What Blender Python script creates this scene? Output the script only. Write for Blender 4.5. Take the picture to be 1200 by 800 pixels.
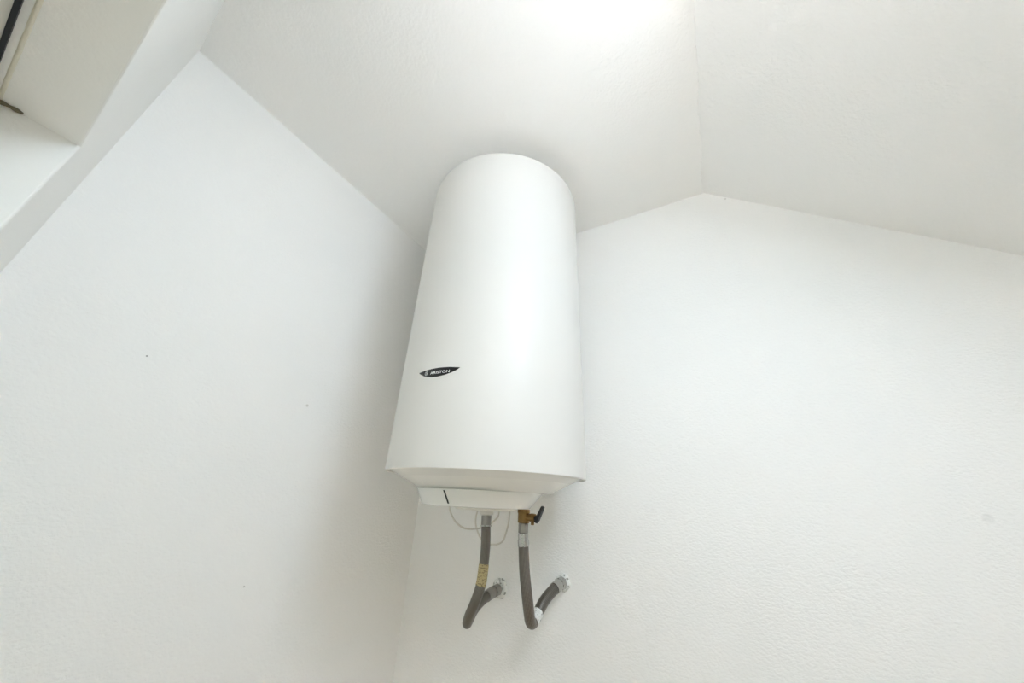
import bpy, bmesh, math, random
from mathutils import Vector, Matrix, noise

random.seed(4)
for o in list(bpy.data.objects):
    bpy.data.objects.remove(o, do_unlink=True)
scene = bpy.context.scene
COL = scene.collection

# ------------------------------------------------------------------ camera
cam_data = bpy.data.cameras.new('camera')
cam_data.sensor_width = 36.0
cam_data.lens = 399.6 / 1200 * 36.0
cam_data.clip_start = 0.01
cam = bpy.data.objects.new('camera', cam_data)
COL.objects.link(cam)
rx = Vector((0.87793, 0.47665, 0.04516))
ry = Vector((0.16192, -0.38435, 0.90887))
rz = Vector((0.45057, -0.79062, -0.41462))
cam.matrix_world = Matrix(((rx.x, ry.x, rz.x, 0.8711),
                           (rx.y, ry.y, rz.y, -0.9549),
                           (rx.z, ry.z, rz.z, 1.5),
                           (0, 0, 0, 1)))
scene.camera = cam

# ------------------------------------------------------------------ world, added fill lights, exposure
world = bpy.data.worlds.new('overcast_sky')
scene.world = world
world.use_nodes = True
bg = world.node_tree.nodes['Background']
bg.inputs['Color'].default_value = (0.93, 1.0, 0.86, 1)
bg.inputs['Strength'].default_value = 0.66

ZC = 2.3942                      # flat ceiling
XR = 0.9904                      # ridge line where the ceiling starts to slope
SL = 0.84                        # fall of the slope per metre
XK = 2.35                        # knee wall
ROOF_N = Vector((-SL, 0, -1)).normalized()        # into the room
def slope_z(x): return ZC - SL * (x - XR)

WX0, WX1, WB0, WB1 = 1.08, 1.46, 0.56, 0.93        # added opening in the slope, its lamp stands in for bounced light (x, -y)
ld = bpy.data.lights.new('added_slope_light', 'AREA')
ld.shape = 'RECTANGLE'
ld.size = 0.43
ld.size_y = 0.32
ld.energy = 8.0
ld.color = (0.70, 0.85, 1.0)
lo = bpy.data.objects.new('added_slope_light', ld)
COL.objects.link(lo)
wc = Vector(((WX0 + WX1) / 2, -(WB0 + WB1) / 2, slope_z((WX0 + WX1) / 2)))
lo.location = wc - ROOF_N * 0.034
lo.rotation_euler = (-ROOF_N).to_track_quat('Z', 'Y').to_euler()

TX0, TX1, TZ0, TZ1 = 0.80, 1.28, 1.950, 2.120       # small added opening in the front wall, its lamp brightens the ceiling
ld2 = bpy.data.lights.new('added_upper_light', 'AREA')
ld2.shape = 'RECTANGLE'
ld2.size = TX1 - TX0 - 0.03
ld2.size_y = TZ1 - TZ0 - 0.03
ld2.energy = 13.0
ld2.color = (0.97, 0.93, 1.0)
lo2 = bpy.data.objects.new('added_upper_light', ld2)
COL.objects.link(lo2)
lo2.location = ((TX0 + TX1) / 2, -1.022, (TZ0 + TZ1) / 2)
lo2.rotation_euler = (math.radians(90), 0, math.radians(180))

scene.view_settings.view_transform = 'Standard'
scene.view_settings.look = 'None'
scene.view_settings.exposure = 0.09
scene.view_settings.gamma = 1.0
scene.view_settings.use_curve_mapping = False
scene.cycles.max_bounces = 15                      # white room: light needs many bounces
scene.cycles.diffuse_bounces = 13

# ------------------------------------------------------------------ helpers
def tag(o, label=None, cat=None, group=None, kind=None):
    if label: o['label'] = label
    if cat: o['category'] = cat
    if group: o['group'] = group
    if kind: o['kind'] = kind
    return o

def empty(name, loc):
    o = bpy.data.objects.new(name, None)
    o.empty_display_size = 0.05
    o.location = loc
    COL.objects.link(o)
    return o

def link(name, bm, mat, parent=None, smooth=None):
    """one mesh object; bm is in world coordinates"""
    bmesh.ops.recalc_face_normals(bm, faces=bm.faces)
    me = bpy.data.meshes.new(name)
    bm.to_mesh(me)
    bm.free()
    me.materials.append(mat)
    if smooth is not None:
        me.polygons.foreach_set('use_smooth', [True] * len(me.polygons))
        me.set_sharp_from_angle(angle=math.radians(smooth))
    o = bpy.data.objects.new(name, me)
    COL.objects.link(o)
    if parent:
        bpy.context.view_layer.update()
        o.parent = parent
        o.matrix_parent_inverse = parent.matrix_world.inverted()
    return o

def add_hex(bm, c):
    """c: 8 corners, bottom 4 then top 4"""
    v = [bm.verts.new(p) for p in c]
    for f in ((3, 2, 1, 0), (4, 5, 6, 7), (0, 1, 5, 4), (1, 2, 6, 5), (2, 3, 7, 6), (3, 0, 4, 7)):
        bm.faces.new([v[i] for i in f])
    return v

def add_box(bm, x0, x1, y0, y1, z0, z1):
    return add_hex(bm, [(x0, y0, z0), (x1, y0, z0), (x1, y1, z0), (x0, y1, z0),
                        (x0, y0, z1), (x1, y0, z1), (x1, y1, z1), (x0, y1, z1)])

def add_rings(bm, rings, cap0=True, cap1=True, uv=None, vs=None):
    """rings: equal length closed loops of points"""
    n = len(rings[0])
    V = [[bm.verts.new(p) for p in r] for r in rings]
    lay = bm.loops.layers.uv.verify() if uv else None
    for i in range(len(V) - 1):
        for k in range(n):
            k2 = (k + 1) % n
            f = bm.faces.new((V[i][k], V[i][k2], V[i + 1][k2], V[i + 1][k]))
            if lay:
                for lp, (uu, vv) in zip(f.loops, ((k / n, vs[i]), ((k + 1) / n, vs[i]),
                                                  ((k + 1) / n, vs[i + 1]), (k / n, vs[i + 1]))):
                    lp[lay].uv = (uu, vv)
    if cap0: bm.faces.new(V[0][::-1])
    if cap1: bm.faces.new(V[-1])

def lathe(bm, prof, cx, cy, z0, n=96, cap0=True, cap1=True):
    """prof: (r, z[, dx, dy])"""
    rings = []
    for p in prof:
        r, z = p[0], p[1]
        dx, dy = (p[2], p[3]) if len(p) > 2 else (0, 0)
        rings.append([(cx + dx + r * math.cos(2 * math.pi * k / n), cy + dy + r * math.sin(2 * math.pi * k / n), z0 + z)
                      for k in range(n)])
    add_rings(bm, rings, cap0, cap1)

def axis_lathe(bm, prof, org, ax, n=32, phase=0.0):
    """prof: (r, t) along axis ax from org"""
    ax = Vector(ax).normalized()
    u = ax.orthogonal().normalized()
    w = ax.cross(u)
    org = Vector(org)
    rings = [[org + ax * t + (u * math.cos(phase + 2 * math.pi * k / n) + w * math.sin(phase + 2 * math.pi * k / n)) * r
              for k in range(n)] for r, t in prof]
    add_rings(bm, rings)

def catmull(pts, m=10):
    P = [Vector(p) for p in pts]
    P = [P[0] * 2 - P[1]] + P + [P[-1] * 2 - P[-2]]
    out = []
    for i in range(1, len(P) - 2):
        a, b, c, d = P[i - 1:i + 3]
        for j in range(m):
            t = j / m
            out.append(0.5 * ((2 * b) + (c - a) * t + (2 * a - 5 * b + 4 * c - d) * t * t + (3 * b - a - 3 * c + d) * t ** 3))
    out.append(P[-2])
    return out

def smooth_path(path, k=2):
    for _ in range(k):
        path = [path[0]] + [(path[i - 1] + path[i] * 2 + path[i + 1]) / 4 for i in range(1, len(path) - 1)] + [path[-1]]
    return path

def sweep(bm, path, rad, n=20, cap=True):
    """parallel-transport tube; rad: number or function(s); keeps v = metres along the tube"""
    T = []
    for i in range(len(path)):
        a = path[max(i - 1, 0)]
        b = path[min(i + 1, len(path) - 1)]
        T.append((b - a).normalized())
    u = T[0].orthogonal().normalized()
    rings, vs, s = [], [], 0.0
    for i, p in enumerate(path):
        if i:
            s += (p - path[i - 1]).length
            u = (u - T[i] * u.dot(T[i])).normalized()
        w = T[i].cross(u)
        r = rad(s) if callable(rad) else rad
        rings.append([p + (u * math.cos(2 * math.pi * k / n) + w * math.sin(2 * math.pi * k / n)) * r for k in range(n)])
        vs.append(s)
    add_rings(bm, rings, cap, cap, uv=True, vs=vs)
    return vs

# ------------------------------------------------------------------ materials
def new_mat(name):
    m = bpy.data.materials.new(name)
    m.use_nodes = True
    nt = m.node_tree
    return m, nt, nt.nodes['Principled BSDF']

def simple(name, col, rough=0.5, metal=0.0, coat=0.0, bump=0.0, scale=200.0):
    m, nt, b = new_mat(name)
    b.inputs['Base Color'].default_value = (*col, 1)
    b.inputs['Roughness'].default_value = rough
    b.inputs['Metallic'].default_value = metal
    b.inputs['Coat Weight'].default_value = coat
    b.inputs['Coat Roughness'].default_value = 0.08
    if bump:
        tc = nt.nodes.new('ShaderNodeTexCoord')
        nz = nt.nodes.new('ShaderNodeTexNoise')
        nz.inputs['Scale'].default_value = scale
        nz.inputs['Detail'].default_value = 4
        bp = nt.nodes.new('ShaderNodeBump')
        bp.inputs['Strength'].default_value = bump
        bp.inputs['Distance'].default_value = 0.002
        nt.links.new(tc.outputs['Object'], nz.inputs['Vector'])
        nt.links.new(nz.outputs['Fac'], bp.inputs['Height'])
        nt.links.new(bp.outputs['Normal'], b.inputs['Normal'])
    return m

def plaster(name, col, fine=0.35, coarse=0.5, stretch=(1, 1, 1), spots=()):
    """painted plaster: roller grain, trowel unevenness, a few chips (spots: centre, radius, colour)"""
    m, nt, b = new_mat(name)
    N, L = nt.nodes, nt.links
    b.inputs['Roughness'].default_value = 0.62
    b.inputs['Specular IOR Level'].default_value = 0.3
    tc = N.new('ShaderNodeTexCoord')
    mp = N.new('ShaderNodeMapping')
    mp.inputs['Scale'].default_value = stretch
    L.new(tc.outputs['Object'], mp.inputs['Vector'])
    n1 = N.new('ShaderNodeTexNoise'); n1.inputs['Scale'].default_value = 150; n1.inputs['Detail'].default_value = 5; n1.inputs['Roughness'].default_value = 0.6
    n2 = N.new('ShaderNodeTexNoise'); n2.inputs['Scale'].default_value = 26; n2.inputs['Detail'].default_value = 7; n2.inputs['Roughness'].default_value = 0.55; n2.inputs['Distortion'].default_value = 0.8
    n3 = N.new('ShaderNodeTexNoise'); n3.inputs['Scale'].default_value = 3.5; n3.inputs['Detail'].default_value = 3
    for n in (n1, n2, n3): L.new(mp.outputs['Vector'], n.inputs['Vector'])
    # where the trowel marks are strong
    mask = N.new('ShaderNodeMapRange')
    mask.inputs['From Min'].default_value = 0.42; mask.inputs['From Max'].default_value = 0.68
    L.new(n3.outputs['Fac'], mask.inputs['Value'])
    mul = N.new('ShaderNodeMath'); mul.operation = 'MULTIPLY'
    L.new(n2.outputs['Fac'], mul.inputs[0]); L.new(mask.outputs['Result'], mul.inputs[1])
    b2 = N.new('ShaderNodeBump'); b2.inputs['Strength'].default_value = coarse; b2.inputs['Distance'].default_value = 0.004
    L.new(mul.outputs[0], b2.inputs['Height'])
    b1 = N.new('ShaderNodeBump'); b1.inputs['Strength'].default_value = fine; b1.inputs['Distance'].default_value = 0.0018
    L.new(n1.outputs['Fac'], b1.inputs['Height']); L.new(b2.outputs['Normal'], b1.inputs['Normal'])
    L.new(b1.outputs['Normal'], b.inputs['Normal'])
    ramp = N.new('ShaderNodeMix'); ramp.data_type = 'RGBA'
    ramp.inputs['A'].default_value = (*[c * 0.985 for c in col], 1)
    ramp.inputs['B'].default_value = (*col, 1)
    L.new(n3.outputs['Fac'], ramp.inputs['Factor'])
    out = ramp.outputs['Result']
    for cen, rad, sc, amount in spots:
        d = N.new('ShaderNodeVectorMath'); d.operation = 'DISTANCE'
        d.inputs[1].default_value = cen
        L.new(tc.outputs['Object'], d.inputs[0])
        mr = N.new('ShaderNodeMapRange')
        mr.inputs['From Min'].default_value = rad * 1.15; mr.inputs['From Max'].default_value = rad * 0.7
        mr.inputs['To Max'].default_value = amount
        L.new(d.outputs['Value'], mr.inputs['Value'])
        mx = N.new('ShaderNodeMix'); mx.data_type = 'RGBA'
        mx.inputs['B'].default_value = (*sc, 1)
        L.new(out, mx.inputs['A']); L.new(mr.outputs['Result'], mx.inputs['Factor'])
        out = mx.outputs['Result']
    L.new(out, b.inputs['Base Color'])
    return m

PAINT = (0.94, 0.933, 0.918)
M = {}
M['wall_left'] = plaster('painted_plaster_left', PAINT, 0.85, 0.50, (1, 1, 1.4),
                         [((0, -0.7701, 1.7042), 0.0015, (0.25, 0.24, 0.22), 0.8), ((0, -0.4568, 1.6874), 0.0035, (0.60, 0.58, 0.54), 0.6),
                          ((0, -0.4751, 1.3103), 0.0018, (0.45, 0.43, 0.40), 0.6)])
M['wall_back'] = plaster('painted_plaster_back', PAINT, 0.85, 0.50, (1, 1, 1.5),
                         [((1.27, 0, 1.504), 0.0075, (0.70, 0.70, 0.69), 0.30), ((1.4482, 0, 2.0202), 0.003, (0.35, 0.34, 0.32), 0.6),
                          ((1.0423, 0, 2.3464), 0.003, (0.6, 0.59, 0.56), 0.6)])
M['ceiling'] = plaster('painted_plaster_ceiling', PAINT, 0.60, 0.60)
M['slope'] = plaster('painted_plaster_slope', (0.945, 0.940, 0.927), 0.75, 0.60)
M['front'] = plaster('painted_plaster_front', (0.925, 0.922, 0.905), 0.30, 0.10)
M['floor'] = simple('oak_floor', (0.82, 0.67, 0.49), 0.5)
M['enamel'] = simple('white_enamel', (0.735, 0.722, 0.690), 0.50, 0, 0.04)
M['abs'] = simple('white_plastic', (0.84, 0.835, 0.81), 0.22, 0, 0.2)
M['clear_plastic'] = simple('ivory_plastic', (0.80, 0.78, 0.73), 0.35)
M['black'] = simple('black_plastic', (0.012, 0.012, 0.013), 0.35)
M['badge'] = simple('badge_black', (0.010, 0.010, 0.011), 0.25)
M['print'] = simple('silver_white_print', (0.80, 0.80, 0.80), 0.4)
M['brass'] = simple('tarnished_brass', (0.27, 0.165, 0.065), 0.30, 0.95, 0, 0.9, 140)
M['steel'] = simple('dull_steel', (0.34, 0.32, 0.295), 0.32, 0.95, 0, 0.3, 250)
M['chrome'] = simple('chrome', (0.50, 0.49, 0.47), 0.16, 1.0, 0, 0.35, 180)
M['cable'] = simple('white_cable', (0.74, 0.71, 0.66), 0.45)
M['gasket'] = simple('black_rubber', (0.008, 0.009, 0.014), 0.5)
M['sealant'] = simple('beige_sealant', (0.74, 0.71, 0.61), 0.6, 0, 0, 0.6, 90)
M['frame'] = simple('pale_frame_paint', (0.66, 0.64, 0.57), 0.45, 0, 0, 0.2, 60)
M['bracket'] = simple('zinc_bracket', (0.55, 0.55, 0.54), 0.4, 0.8)

def patch_mat():
    m, nt, b = new_mat('speckled_plaster_patch')
    tc = nt.nodes.new('ShaderNodeTexCoord')
    nz = nt.nodes.new('ShaderNodeTexNoise'); nz.inputs['Scale'].default_value = 140; nz.inputs['Detail'].default_value = 3
    cr = nt.nodes.new('ShaderNodeValToRGB')
    cr.color_ramp.elements[0].position = 0.36; cr.color_ramp.elements[0].color = (0.25, 0.25, 0.22, 1)
    cr.color_ramp.elements[1].position = 0.46; cr.color_ramp.elements[1].color = (0.84, 0.84, 0.81, 1)
    bp = nt.nodes.new('ShaderNodeBump'); bp.inputs['Strength'].default_value = 0.6; bp.inputs['Distance'].default_value = 0.003
    nt.links.new(tc.outputs['Object'], nz.inputs['Vector'])
    nt.links.new(nz.outputs['Fac'], cr.inputs['Fac'])
    nt.links.new(cr.outputs['Color'], b.inputs['Base Color'])
    nt.links.new(nz.outputs['Fac'], bp.inputs['Height'])
    nt.links.new(bp.outputs['Normal'], b.inputs['Normal'])
    b.inputs['Roughness'].default_value = 0.4
    return m
M['patch'] = patch_mat()

def braid_mat():
    """woven steel braid from two sets of helical strands (u around, v metres along)"""
    m, nt, b = new_mat('braided_steel')
    N, L = nt.nodes, nt.links
    uv = N.new('ShaderNodeUVMap')
    sp = N.new('ShaderNodeSeparateXYZ'); L.new(uv.outputs['UV'], sp.inputs[0])
    def math_(op, a, c):
        n = N.new('ShaderNodeMath'); n.operation = op
        for i, x in enumerate((a, c)):
            if x is None: continue
            if isinstance(x, (int, float)): n.inputs[i].default_value = x
            else: L.new(x, n.inputs[i])
        return n.outputs[0]
    ua = math_('MULTIPLY', sp.outputs['X'], 2 * math.pi * 14)
    va = math_('MULTIPLY', sp.outputs['Y'], 2 * math.pi / 0.0036)
    s1 = math_('SINE', math_('ADD', ua, va), None)
    s2 = math_('SINE', math_('SUBTRACT', ua, va), None)
    h = math_('MULTIPLY', s1, s2)
    h01 = math_('MULTIPLY_ADD', h, 0.5); N[-1].inputs[2].default_value = 0.5
    mx = N.new('ShaderNodeMix'); mx.data_type = 'RGBA'
    mx.inputs['A'].default_value = (0.06, 0.053, 0.046, 1)
    mx.inputs['B'].default_value = (0.32, 0.29, 0.255, 1)
    L.new(h01, mx.inputs['Factor']); L.new(mx.outputs['Result'], b.inputs['Base Color'])
    bp = N.new('ShaderNodeBump'); bp.inputs['Strength'].default_value = 0.5; bp.inputs['Distance'].default_value = 0.0006
    L.new(h01, bp.inputs['Height']); L.new(bp.outputs['Normal'], b.inputs['Normal'])
    b.inputs['Metallic'].default_value = 0.9
    b.inputs['Roughness'].default_value = 0.3
    return m
M['braid'] = braid_mat()

def label_mat(name, base, ink, amount):
    """printed paper sleeve: small illegible lines running along the hose"""
    m, nt, b = new_mat(name)
    N, L = nt.nodes, nt.links
    uv = N.new('ShaderNodeUVMap')
    mp = N.new('ShaderNodeMapping'); mp.inputs['Scale'].default_value = (14, 330, 1)
    L.new(uv.outputs['UV'], mp.inputs['Vector'])
    nz = N.new('ShaderNodeTexNoise'); nz.inputs['Scale'].default_value = 1.0; nz.inputs['Detail'].default_value = 2
    L.new(mp.outputs['Vector'], nz.inputs['Vector'])
    cr = N.new('ShaderNodeValToRGB')
    cr.color_ramp.elements[0].position = amount; cr.color_ramp.elements[0].color = (*ink, 1)
    cr.color_ramp.elements[1].position = amount + 0.08; cr.color_ramp.elements[1].color = (*base, 1)
    L.new(nz.outputs['Fac'], cr.inputs['Fac']); L.new(cr.outputs['Color'], b.inputs['Base Color'])
    b.inputs['Roughness'].default_value = 0.5
    return m
M['tan_label'] = label_mat('tan_printed_label', (0.50, 0.41, 0.21), (0.24, 0.18, 0.08), 0.40)
M['white_label'] = label_mat('white_printed_label', (0.80, 0.80, 0.77), (0.25, 0.24, 0.22), 0.34)

def glass_mat():
    m, nt, b = new_mat('added_window_glass')
    N, L = nt.nodes, nt.links
    tr = N.new('ShaderNodeBsdfTransparent')
    gl = N.new('ShaderNodeBsdfGlossy'); gl.inputs['Roughness'].default_value = 0.02
    mx = N.new('ShaderNodeMixShader'); mx.inputs['Fac'].default_value = 0.06
    L.new(tr.outputs[0], mx.inputs[1]); L.new(gl.outputs[0], mx.inputs[2])
    L.new(mx.outputs[0], N['Material Output'].inputs['Surface'])
    return m
M['glass'] = glass_mat()

# ------------------------------------------------------------------ the room
def structure(o):
    o['kind'] = 'structure'
    return o

T = 0.20                                           # wall thickness
bm = bmesh.new(); add_box(bm, -T, 0, -1.4, 0, 0, ZC + 0.1)
structure(link('wall_left', bm, M['wall_left']))
bm = bmesh.new(); add_box(bm, -T, XK + T, 0, T, 0, ZC + 0.1)
structure(link('wall_back', bm, M['wall_back']))
bm = bmesh.new(); add_box(bm, XK, XK + T, -1.4, 0, 0, slope_z(XK) + 0.16)
structure(link('wall_right', bm, M['wall_back']))
bm = bmesh.new(); add_box(bm, -T, XK + T, -1.25, T, -0.15, 0)
structure(link('floor', bm, M['floor']))

# flat ceiling, its painted skin ends in a ragged 3 mm edge along the ridge
bm = bmesh.new()
n = 160
low, up = [], []
for i in range(n + 1):
    y = 0.1 - 1.5 * i / n
    e = 0.004 * noise.noise((y * 9, 0, 0)) + 0.0030 * noise.noise((y * 38, 5, 0)) + 0.0022 * noise.noise((y * 110, 9, 0))
    dz = 0.0012 * noise.noise((y * 30, 17, 0))
    low.append((XR + e, y, ZC + dz)); up.append((XR + e + 0.0015, y, ZC + 0.0065))
L0 = [(-0.1, p[1], ZC) for p in low]
Lm = [(XR - 0.03, p[1], ZC) for p in low]
T0 = [(-0.1, p[1], ZC + 0.12) for p in low]
T1 = [(XR - 0.002, p[1], ZC + 0.12) for p in low]
rows = [[bm.verts.new(p) for p in r] for r in (T0, L0, Lm, low, up, T1)]
for a, b_ in zip(rows, rows[1:] + rows[:1]):
    for i in range(n):
        bm.faces.new((a[i], a[i + 1], b_[i + 1], b_[i]))
bm.faces.new([r[0] for r in rows]); bm.faces.new([r[-1] for r in reversed(rows)])
structure(link('ceiling', bm, M['ceiling']))

# sloping ceiling with an opening for the added roof window, 14 cm thick
bm = bmesh.new()
xs = [XR - 0.01, WX0, WX1, XK + 0.05]
ys = [0.1, -WB0, -WB1, -1.4]
def sp(x, y, t): return Vector((x, y, slope_z(x) + 0.003)) - ROOF_N * t
for i in range(3):
    for j in range(3):
        if i == 1 and j == 1: continue
        x0, x1, y0, y1 = xs[i], xs[i + 1], ys[j + 1], ys[j]
        add_hex(bm, [sp(x0, y0, 0), sp(x1, y0, 0), sp(x1, y1, 0), sp(x0, y1, 0),
                     sp(x0, y0, .14), sp(x1, y0, .14), sp(x1, y1, .14), sp(x0, y1, .14)])
bmesh.ops.remove_doubles(bm, verts=bm.verts, dist=1e-5)
dup = {}
for f in bm.faces:
    dup.setdefault(tuple(sorted(v.index for v in f.verts)), []).append(f)
bm.verts.index_update()
dup = {}
for f in bm.faces:
    dup.setdefault(tuple(sorted(v.index for v in f.verts)), []).append(f)
bmesh.ops.delete(bm, geom=[f for g in dup.values() if len(g) > 1 for f in g], context='FACES_ONLY')
structure(link('ceiling_slope', bm, M['slope']))

# roof window added around the slope lamp: frame of four bars and glass
rw = structure(empty('added_roof_window', wc))
def slope_bar(name, x0, x1, b0, b1, t0, t1, mat):
    bm = bmesh.new()
    add_hex(bm, [sp(x0, -b1, t0), sp(x1, -b1, t0), sp(x1, -b0, t0), sp(x0, -b0, t0),
                 sp(x0, -b1, t1), sp(x1, -b1, t1), sp(x1, -b0, t1), sp(x0, -b0, t1)])
    return link(name, bm, mat, rw)
fw = 0.025
slope_bar('added_window_frame', WX0, WX0 + fw, WB0, WB1, 0.0, 0.03, M['frame'])
slope_bar('added_window_frame', WX1 - fw, WX1, WB0, WB1, 0.0, 0.03, M['frame'])
slope_bar('added_window_frame', WX0 + fw, WX1 - fw, WB0, WB0 + fw, 0.0, 0.03, M['frame'])
slope_bar('added_window_frame', WX0 + fw, WX1 - fw, WB1 - fw, WB1, 0.0, 0.03, M['frame'])
slope_bar('added_pane', WX0 + fw, WX1 - fw, WB0 + fw, WB1 - fw, 0.012, 0.018, M['glass'])

# front wall with the opening the picture is taken from: slightly out of plumb and square
DX0, DX1, HZ, SZ = 0.1731, 1.30, 1.916, 1.22
def fb(a, z):
    return 0.9348 + 0.0335 * (2.3942 - z) + 0.11 * min(a, 0.173) + 0.031 * max(0.0, a - 0.173)
bm = bmesh.new()
YO = -1.24
def fhex(a0, a1, z0, z1):
    jx0 = lambda z: a0 if a0 != DX0 else DX0
    return add_hex(bm, [(a0, YO, z0), (a1, YO, z0), (a1, -fb(a1, z0), z0), (a0, -fb(a0, z0), z0),
                        (a0, YO, z1), (a1, YO, z1), (a1, -fb(a1, z1), z1), (a0, -fb(a0, z1), z1)])
ZT = ZC + 0.06
cols, lev = [-0.02, DX0, TX0, TX1, DX1, XK + 0.05], [0, SZ, HZ, TZ0, TZ1, ZT]
for i in range(5):
    for j in range(5):
        if not (j == 1 and 1 <= i <= 3) and (i, j) != (2, 3):
            fhex(cols[i], cols[i + 1], lev[j], lev[j + 1])
bmesh.ops.remove_doubles(bm, verts=bm.verts, dist=1e-5)
bm.verts.index_update()
dup = {}
for f in bm.faces:
    dup.setdefault(tuple(sorted(v.index for v in f.verts)), []).append(f)
bmesh.ops.delete(bm, geom=[f for g in dup.values() if len(g) > 1 for f in g], context='FACES_ONLY')
def on_arris(e):
    a, b_ = e.verts[0].co, e.verts[1].co
    inside = a.y > -1.1 and b_.y > -1.1
    if not inside: return False
    vert = all(abs(v.x - DX0) < 1e-4 and SZ - 1e-4 <= v.z <= HZ + 1e-4 for v in (a, b_))
    head = all(abs(v.z - HZ) < 1e-4 and DX0 - 1e-4 <= v.x <= DX1 + 1e-4 for v in (a, b_))
    return vert or head
# chop the arris into short pieces so it can be uneven
ed = [e for e in bm.edges if on_arris(e)]
bmesh.ops.bevel(bm, geom=ed, offset=0.003, segments=3, affect='EDGES', profile=0.5)
structure(link('wall_front', bm, M['front']))

# window frame set at the outer side of the opening
win = structure(empty('window_2', ((DX0 + DX1) / 2, -1.08, SZ)))
FB = 1.047
bm = bmesh.new(); add_box(bm, DX0, DX1, -FB - 0.065, -FB - 0.003, HZ - 0.06, HZ)
link('frame_head', bm, M['frame'], win)
bm = bmesh.new(); add_box(bm, DX0, DX0 + 0.055, -FB - 0.065, -FB - 0.003, SZ, HZ - 0.06)
link('frame_jamb', bm, M['frame'], win)
bm = bmesh.new(); add_box(bm, DX1 - 0.055, DX1, -FB - 0.065, -FB - 0.003, SZ, HZ - 0.06)
link('frame_jamb', bm, M['frame'], win)
bm = bmesh.new(); add_box(bm, DX0 + 0.055, DX1 - 0.055, -FB - 0.065, -FB - 0.003, SZ, SZ + 0.055)
link('frame_sill', bm, M['frame'], win)
bm = bmesh.new(); add_box(bm, DX0 + 0.004, DX1 - 0.004, -FB - 0.004, -FB + 0.001, HZ - 0.003, HZ + 0.001)
tag(link('gasket', bm, M['gasket'], win), 'black rubber gasket strip along the frame head')
pts = [(DX0 + 0.002 + (DX1 - DX0 - 0.004) * i / 120, -FB + 0.0085 + 0.0006 * noise.noise((i * 0.9, 3, 1)), HZ + 0.0016) for i in range(121)]
bm = bmesh.new(); sweep(bm, [Vector(p) for p in pts], 0.0026, 8)
tag(link('sealant_bead', bm, M['sealant'], win, smooth=60), 'beige sealant bead beside the gasket')
up = structure(empty('added_upper_window', ((TX0 + TX1) / 2, -1.04, TZ0)))  # unseen upper window, added to house the lamp for the ceiling
for x0, x1, z0, z1 in ((TX0, TX1, TZ0, TZ0 + .015), (TX0, TX1, TZ1 - .015, TZ1), (TX0, TX0 + .015, TZ0 + .015, TZ1 - .015), (TX1 - .015, TX1, TZ0 + .015, TZ1 - .015)):
    bm = bmesh.new(); add_box(bm, x0, x1, -1.035, -1.0, z0, z1)
    link('added_window_frame', bm, M['frame'], up)
bm = bmesh.new(); add_box(bm, TX0 + .015, TX1 - .015, -1.016, -1.011, TZ0 + .015, TZ1 - .015)
link('added_pane', bm, M['glass'], up)
# loose lump of old sealant in the corner of head and jamb
bm = bmesh.new()
pts = catmull([(DX0 + 0.003, -1.020, HZ - 0.0005), (DX0 + 0.0045, -1.027, HZ - 0.002), (DX0 + 0.003, -1.033, HZ - 0.0015), (DX0 + 0.005, -1.040, HZ - 0.004)], 6)
sweep(bm, pts, lambda s: 0.0018 + 0.0012 * math.sin(s * 300) ** 2, 8)
tag(link('sealant_lump', bm, simple('brown_old_sealant', (0.20, 0.17, 0.11), 0.7, 0, 0, 0.8, 200), win, smooth=60), 'brown lump of old sealant')

# ------------------------------------------------------------------ water heater
HX, HY, HB, HT, HR = 0.4146, -0.2398, 1.5400, 2.3395, 0.225
H = HT - HB
heater = tag(empty('water_heater', (HX, HY, HB)),
             'tall white cylindrical electric water heater hung in the corner under the ceiling', 'water heater')
bm = bmesh.new()
prof = [(HR - 0.0055, 0.012), (HR - 0.0055, 0.0012), (HR - 0.0045, 0.0), (HR - 0.0012, 0.0), (HR, 0.0012), (HR, 0.006)]
prof += [(HR, 0.006 + (H - 0.012) * i / 12) for i in range(1, 13)]
prof += [(HR - 0.0008, H - 0.003), (HR - 0.003, H - 0.0006), (HR - 0.006, H), (HR - 0.05, H + 0.003), (0.02, H + 0.004)]
lathe(bm, prof, HX, HY, HB, 160, cap0=False)
tag(link('jacket', bm, M['enamel'], heater, smooth=35), 'glossy white enamelled cylinder')

bm = bmesh.new()
OF = [(0.2185, 0.013, 0, 0), (0.2175, 0.004, 0, 0), (0.2165, 0.0030, 0, 0), (0.1885, -0.0098, 0, 0), (0.1865, -0.0112, 0, 0),
      (0.1500, -0.0295, 0, -0.002), (0.1480, -0.0305, 0, -0.002), (0.1385, -0.0308, 0, -0.020)]
lathe(bm, OF, HX, HY, HB, 128, cap0=True, cap1=False)
def band(t):
    return (0.1375 - 0.0210 * t, -0.0315 - 0.0280 * t, 0, -0.0220 - 0.0110 * t)
BAND = [(0.1385, -0.0308, 0, -0.020)] + [band(i / 8) for i in range(9)] + [(0.1155, -0.0607, 0, -0.033), (0.1130, -0.0613, 0, -0.033)]
lathe(bm, BAND, HX, HY, HB, 128, cap0=False, cap1=True)
bmesh.ops.remove_doubles(bm, verts=bm.verts, dist=1e-6)
cap = tag(link('bottom_cap', bm, M['abs'], heater, smooth=9), 'stepped white plastic bottom cover')

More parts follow.
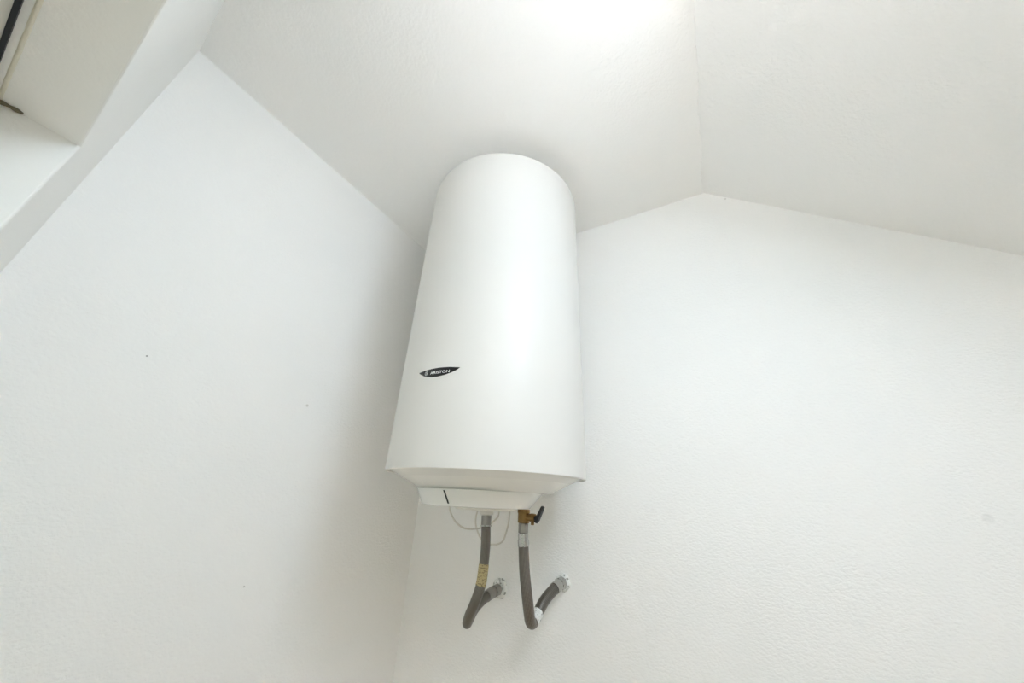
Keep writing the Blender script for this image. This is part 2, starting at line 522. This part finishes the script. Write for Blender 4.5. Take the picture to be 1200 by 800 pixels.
def band_pt(t, deg, out=0.0):
    r, z, _, dy = band(t)
    r += out
    a = math.radians(deg)
    return Vector((HX + r * math.cos(a), HY + dy - r * math.sin(a), HB + z))
bm = bmesh.new()
T0_, T1_, D0, D1, hw = 0.08, 0.89, 86.8, 82.9, 0.75
add_hex(bm, [band_pt(T1_, D1 + hw, -0.003), band_pt(T1_, D1 - hw, -0.003), band_pt(T1_, D1 - hw, 0.0008), band_pt(T1_, D1 + hw, 0.0008),
             band_pt(T0_, D0 + hw, -0.003), band_pt(T0_, D0 - hw, -0.003), band_pt(T0_, D0 - hw, 0.0008), band_pt(T0_, D0 + hw, 0.0008)])
tag(link('indicator_slot', bm, M['black'], cap), 'thin black indicator slot')
# ivory flange plate with the immersion element, under the cover
bm = bmesh.new()
lathe(bm, [(0.072, -0.056), (0.072, -0.0660), (0.068, -0.0690), (0.04, -0.0700)], HX - 0.010, HY + 0.020, HB, 64)
tag(link('flange', bm, M['clear_plastic'], cap, smooth=35), 'pale plastic flange under the cover')

# badge: outline traced in (angle, height) on the jacket, 0.8 mm thick
def on_jacket(deg, z, out):
    a = math.radians(deg)
    return Vector((HX + (HR + out) * math.cos(a), HY - (HR + out) * math.sin(a), HB + z))
top = [(100.9, .1852), (96.85, .1869), (91.5, .1883), (86.7, .1888), (80.7, .1880), (74.8, .1857)]
bot = [(100.9, .1852), (99.9, .1823), (98.4, .1790), (96.2, .1752), (91.3, .1709), (87.4, .1704), (83.0, .1724), (78.9, .1767), (76.4, .1812), (74.8, .1857)]
def interp(tab, d):
    for (d0, z0), (d1, z1) in zip(tab, tab[1:]):
        if d1 <= d <= d0:
            return z0 + (z1 - z0) * (d0 - d) / (d0 - d1)
    return tab[-1][1]
bm = bmesh.new()
N_ = 40
grid = []
for i in range(N_ + 1):
    d = 100.9 + (74.8 - 100.9) * i / N_
    a_, b_ = interp(top, d), interp(bot, d)
    grid.append([[bm.verts.new(on_jacket(d, b_ + (a_ - b_) * j / 4, o)) for j in range(5)] for o in (-0.0005, 0.0008)])
for i in range(N_):
    for j in range(4):
        for s in (0, 1):
            bm.faces.new((grid[i][s][j], grid[i + 1][s][j], grid[i + 1][s][j + 1], grid[i][s][j + 1]))
    for j in (0, 4):
        bm.faces.new((grid[i][0][j], grid[i + 1][0][j], grid[i + 1][1][j], grid[i][1][j]))
bmesh.ops.remove_doubles(bm, verts=bm.verts, dist=1e-6)
badge = tag(link('badge', bm, M['badge'], heater, smooth=40), 'black leaf-shaped name badge with white lettering')

# lettering
fc = bpy.data.curves.new('lettering', 'FONT')
fc.body = 'ARISTON'
fc.size = 1.0
fc.offset = 0.012
fc.resolution_u = 4
fo = bpy.data.objects.new('lettering_source', fc)
COL.objects.link(fo)
bpy.context.view_layer.update()
dg = bpy.context.evaluated_depsgraph_get()
tm = bpy.data.meshes.new_from_object(fo.evaluated_get(dg))
bpy.data.objects.remove(fo, do_unlink=True)
bpy.data.curves.remove(fc)
xs_ = [v.co.x for v in tm.vertices]; ys_ = [v.co.y for v in tm.vertices]
x0, x1, y0, y1 = min(xs_), max(xs_), min(ys_), max(ys_)
bm = bmesh.new(); bm.from_mesh(tm); bpy.data.meshes.remove(tm)
for v in bm.verts:
    fx, fy = (v.co.x - x0) / (x1 - x0), (v.co.y - y0) / (y1 - y0)
    v.co = on_jacket(92.0 + (80.2 - 92.0) * fx, 0.1764 + 0.0056 * fy, 0.0012)
link('lettering', bm, M['print'], badge)
# round emblem: ring with a small house-like mark
bm = bmesh.new()
ec, ez, er = 94.75, 0.1800, 0.0043
k2d = math.degrees(1 / HR)
def em(x, z, out=0.0012): return on_jacket(ec - x * k2d, ez + z, out)
nn_ = 28
for i in range(nn_):
    a0, a1 = 2 * math.pi * i / nn_, 2 * math.pi * (i + 1) / nn_
    ro, ri = er, er - 0.0009
    bm.faces.new([bm.verts.new(em(r * math.cos(a) , r * math.sin(a))) for r, a in ((ro, a0), (ro, a1), (ri, a1), (ri, a0))])
for poly in ([(-.0022, -.0020), (-.0012, -.0020), (-.0012, .0002), (0, .0014), (0, .0028), (-.0022, .0006)],
             [(.0022, -.0020), (.0022, .0006), (0, .0028), (0, .0014), (.0012, .0002), (.0012, -.0020)],
             [(-.0004, -.0024), (.0004, -.0024), (.0004, -.0004), (-.0004, -.0004)]):
    bm.faces.new([bm.verts.new(em(x, z)) for x, z in poly])
link('emblem', bm, M['print'], badge)

# wall brackets
for z in (HB + 0.10, HB + 0.655):
    bm = bmesh.new()
    add_box(bm, HX - 0.10, HX + 0.10, HY + HR - 0.030, 0.001, z - 0.02, z + 0.02)
    tag(link('bracket', bm, M['bracket'], heater), 'metal wall bracket behind the cylinder')

# pipe stubs
P1 = (0.3682, -0.156); P2 = (0.4705, -0.156)
bm = bmesh.new()
lathe(bm, [(0.017, -0.071), (0.017, -0.0795), (0.0145, -0.082), (0.0075, -0.0822), (0.0075, -0.100), (0.0045, -0.100)], P1[0], P1[1], HB, 32)
link('pipe_stub', bm, M['clear_plastic'], heater, smooth=35)
bm = bmesh.new()
lathe(bm, [(0.0105, -0.05), (0.0105, -0.0655), (0.0085, -0.0665), (0.0085, -0.0725)], P2[0], P2[1], HB, 32)
link('pipe_stub', bm, M['clear_plastic'], heater, smooth=35)

# two thin cables hanging under the cover
for pts in ([(0.283, -0.200, 1.486), (0.2844, -0.2, 1.4742), (0.2907, -0.2, 1.4593), (0.3063, -0.2, 1.4416), (0.322, -0.195, 1.4307), (0.332, -0.18, 1.4254), (0.346, -0.155, 1.4265), (0.362, -0.136, 1.434), (0.380, -0.122, 1.452), (0.388, -0.13, 1.470)],
            [(0.345, -0.16, 1.470), (0.3330, -0.148, 1.456), (0.3265, -0.14, 1.4451), (0.3294, -0.14, 1.43), (0.3354, -0.13, 1.4074), (0.3481, -0.12, 1.393), (0.3756, -0.12, 1.3919), (0.3968, -0.12, 1.401), (0.4053, -0.12, 1.42), (0.4167, -0.13, 1.4433), (0.4245, -0.14, 1.470)]):
    bm = bmesh.new()
    sweep(bm, catmull(pts, 8), 0.0021, 10)
    tag(link('cable', bm, M['cable'], heater, smooth=60), 'thin white cable')

# ------------------------------------------------------------------ safety valve
vx, vy = P2
valve = tag(empty('safety_valve', (vx, vy, 1.440)), 'brass safety valve with black lever screwed under the water heater', 'valve')
bm = bmesh.new()
lathe(bm, [(0.0105, 1.4755), (0.0138, 1.4750), (0.0146, 1.4735), (0.0146, 1.4680), (0.0136, 1.4668), (0.0136, 1.4475), (0.0120, 1.4465), (0.008, 1.4465)][::-1], vx, vy, 0, 32)
link('body', bm, M['brass'], valve, smooth=35)
bm = bmesh.new()
axis_lathe(bm, [(0.0080, 0.004), (0.0080, 0.020), (0.0088, 0.0205), (0.0088, 0.0285), (0.0082, 0.029), (0.0082, 0.0315), (0.006, 0.032)], (vx, vy, 1.4590), (1, -0.12, 0), 24)
tag(link('side_port', bm, M['brass'], valve, smooth=35), 'brass side port')
bm = bmesh.new()
axis_lathe(bm, [(0.0042, 0), (0.0042, 0.0065), (0.0034, 0.0072)], (vx + 0.0245, vy - 0.003, 1.4515), (0, 0, -1), 6)
link('bolt', bm, M['brass'], valve)
bm = bmesh.new()
axis_lathe(bm, [(0.0112, 1.4467), (0.0122, 1.4450), (0.0122, 1.4280), (0.0112, 1.4265), (0.0085, 1.4262), (0.0085, 1.4235)][::-1], (vx, vy, 0), (0, 0, 1), 8)
tag(link('union_nut', bm, M['steel'], valve, smooth=30), 'dull steel union nut')
# lever: hub and flat tapering handle, rising away from the port
bm = bmesh.new()
axis_lathe(bm, [(0.0055, 0.0315), (0.0066, 0.033), (0.0066, 0.039), (0.0045, 0.041)], (vx, vy, 1.4580), (1, -0.12, 0), 20)
hub = Vector((vx + 0.0370, vy - 0.0045, 1.4560)); tip = Vector((vx + 0.0520, vy - 0.0065, 1.4835))
d_ = (tip - hub).normalized(); wv = Vector((0.12, 1, 0)).normalized(); tv = d_.cross(wv)
def lv(p, w_, t_): return [p - wv * w_ - tv * t_, p + wv * w_ - tv * t_, p + wv * w_ + tv * t_, p - wv * w_ + tv * t_]
rings = [lv(hub - d_ * 0.007, .0045, .0028), lv(hub, .0055, .0036), lv(hub + d_ * 0.012, .0048, .0034), lv(tip - d_ * .004, .0044, .0030), lv(tip, .0038, .0024)]
add_rings(bm, rings)
tag(link('lever', bm, M['black'], valve, smooth=25), 'black plastic lever')

# ------------------------------------------------------------------ hoses
def sub_path(path, vs, s0, s1):
    return [p for p, s in zip(path, vs) if s0 <= s <= s1]

def make_hose(name, label, pts, r):
    root = tag(empty(name, pts[0]), label, 'hose', 'braided hoses under the heater')
    path = smooth_path(catmull(pts, 12), 2)
    bm = bmesh.new()
    vs = sweep(bm, path, r, 24)
    tag(link('hose', bm, M['braid'], root, smooth=60), 'grey braided steel tube')
    return root, path, vs

def sleeve(name, root, path, vs, s0, s1, rad, mat, lab=None, n=24):
    bm = bmesh.new()
    sub = sub_path(path, vs, s0, s1)
    sweep(bm, sub, rad, n)
    o = link(name, bm, mat, root, smooth=40)
    if lab: tag(o, lab)
    return o

pts1 = [(P1[0], P1[1], 1.4560), (0.3689, -0.156, 1.4298), (0.3726, -0.158, 1.3909), (0.3738, -0.163, 1.3489), (0.3744, -0.170, 1.3173),
        (0.3668, -0.1765, 1.2858), (0.3495, -0.169, 1.2576), (0.3350, -0.154, 1.2390), (0.3265, -0.132, 1.2425), (0.3250, -0.115, 1.2535), (0.3249, -0.092, 1.2629),
        (0.3256, -0.067, 1.2698), (0.3264, -0.040, 1.2745), (0.3275, -0.012, 1.2775)]
h1, path1, vs1 = make_hose('braided_hose', 'braided steel hose with a tan printed label, looped to the outlet nearer the corner', pts1, 0.0112)
sleeve('ferrule', h1, path1, vs1, 0.0, 0.0245, 0.0122, M['steel'], 'dull steel crimp ferrule')
sleeve('collar_ring', h1, path1, vs1, 0.020, 0.0255, 0.0140, M['chrome'], 'shiny ring under the ferrule')
L1 = vs1[-1]
sleeve('ferrule', h1, path1, vs1, L1 - 0.052, L1 - 0.020, lambda s: 0.0128 + 0.0006 * math.sin(s * 1400), M['steel'], 'ribbed steel crimp ferrule')
sleeve('nut', h1, path1, vs1, L1 - 0.021, L1, 0.0135, M['steel'], None, 8)
sleeve('label_band', h1, path1, vs1, 0.100, 0.145, 0.0117, M['tan_label'], 'tan printed paper label wrapped round the hose')

pts2 = [(vx, vy, 1.4255), (0.4722, -0.156, 1.4001), (0.4765, -0.156, 1.3521), (0.4828, -0.153, 1.3063), (0.4852, -0.1475, 1.2790), (0.4848, -0.140, 1.2640),
        (0.4845, -0.128, 1.2590), (0.4860, -0.114, 1.2660), (0.4910, -0.082, 1.2890), (0.4976, -0.047, 1.3040), (0.5029, -0.022, 1.3119), (0.5055, -0.006, 1.3140)]
h2, path2, vs2 = make_hose('braided_hose', 'braided steel hose with a white label, hanging from the brass safety valve', pts2, 0.0117)
sleeve('ferrule', h2, path2, vs2, 0.0, 0.0275, lambda s: 0.0120 if s < 0.012 else 0.0129, M['chrome'], 'shiny crimp ferrule')
L2 = vs2[-1]
sleeve('label_band', h2, path2, vs2, 0.181, 0.207, 0.0123, M['white_label'], 'white label ring on the bend')
sleeve('ferrule', h2, path2, vs2, L2 - 0.036, L2 - 0.012, 0.0130, M['chrome'], 'shiny crimp ferrule')
sleeve('nut', h2, path2, vs2, L2 - 0.015, L2, 0.0142, M['chrome'], None, 8)

# ------------------------------------------------------------------ wall outlets
def outlet(x, z, r, seed, label, stub_mat):
    root = tag(empty('pipe_outlet', (x, 0, z)), label, 'pipe outlet', 'water outlets in the wall')
    bm = bmesh.new()
    n = 40
    rings = []
    for k, (f, t) in enumerate(((1.0, 0.004), (1.0, -0.002), (0.92, -0.0055), (0.70, -0.0075), (0.45, -0.0085))):
        ring = []
        for i in range(n):
            a = 2 * math.pi * i / n
            w_ = 1 + 0.13 * noise.noise((math.cos(a) * 1.6 + seed, math.sin(a) * 1.6, 0)) + 0.05 * noise.noise((math.cos(a) * 5 + seed, math.sin(a) * 5, k))
            ring.append((x + r * f * w_ * math.cos(a), t, z + r * f * w_ * math.sin(a)))
        rings.append(ring)
    add_rings(bm, rings)
    tag(link('plaster_patch', bm, M['patch'], root, smooth=50), 'uneven white plaster collar with dark specks')
    bm = bmesh.new()
    axis_lathe(bm, [(0.0100, -0.003), (0.0100, 0.010), (0.0088, 0.0105), (0.0088, 0.016)], (x, 0, z), (0, -1, 0), 20)
    link('threaded_stub', bm, stub_mat, root, smooth=35)
    return root
outlet(0.3278, 1.2785, 0.0235, 3.0, 'plaster-splashed pipe outlet in the wall behind the tan-labelled hose', M['steel'])
outlet(0.5066, 1.3146, 0.0185, 8.0, 'plaster-splashed pipe outlet in the wall where the white-labelled hose ends', M['chrome'])
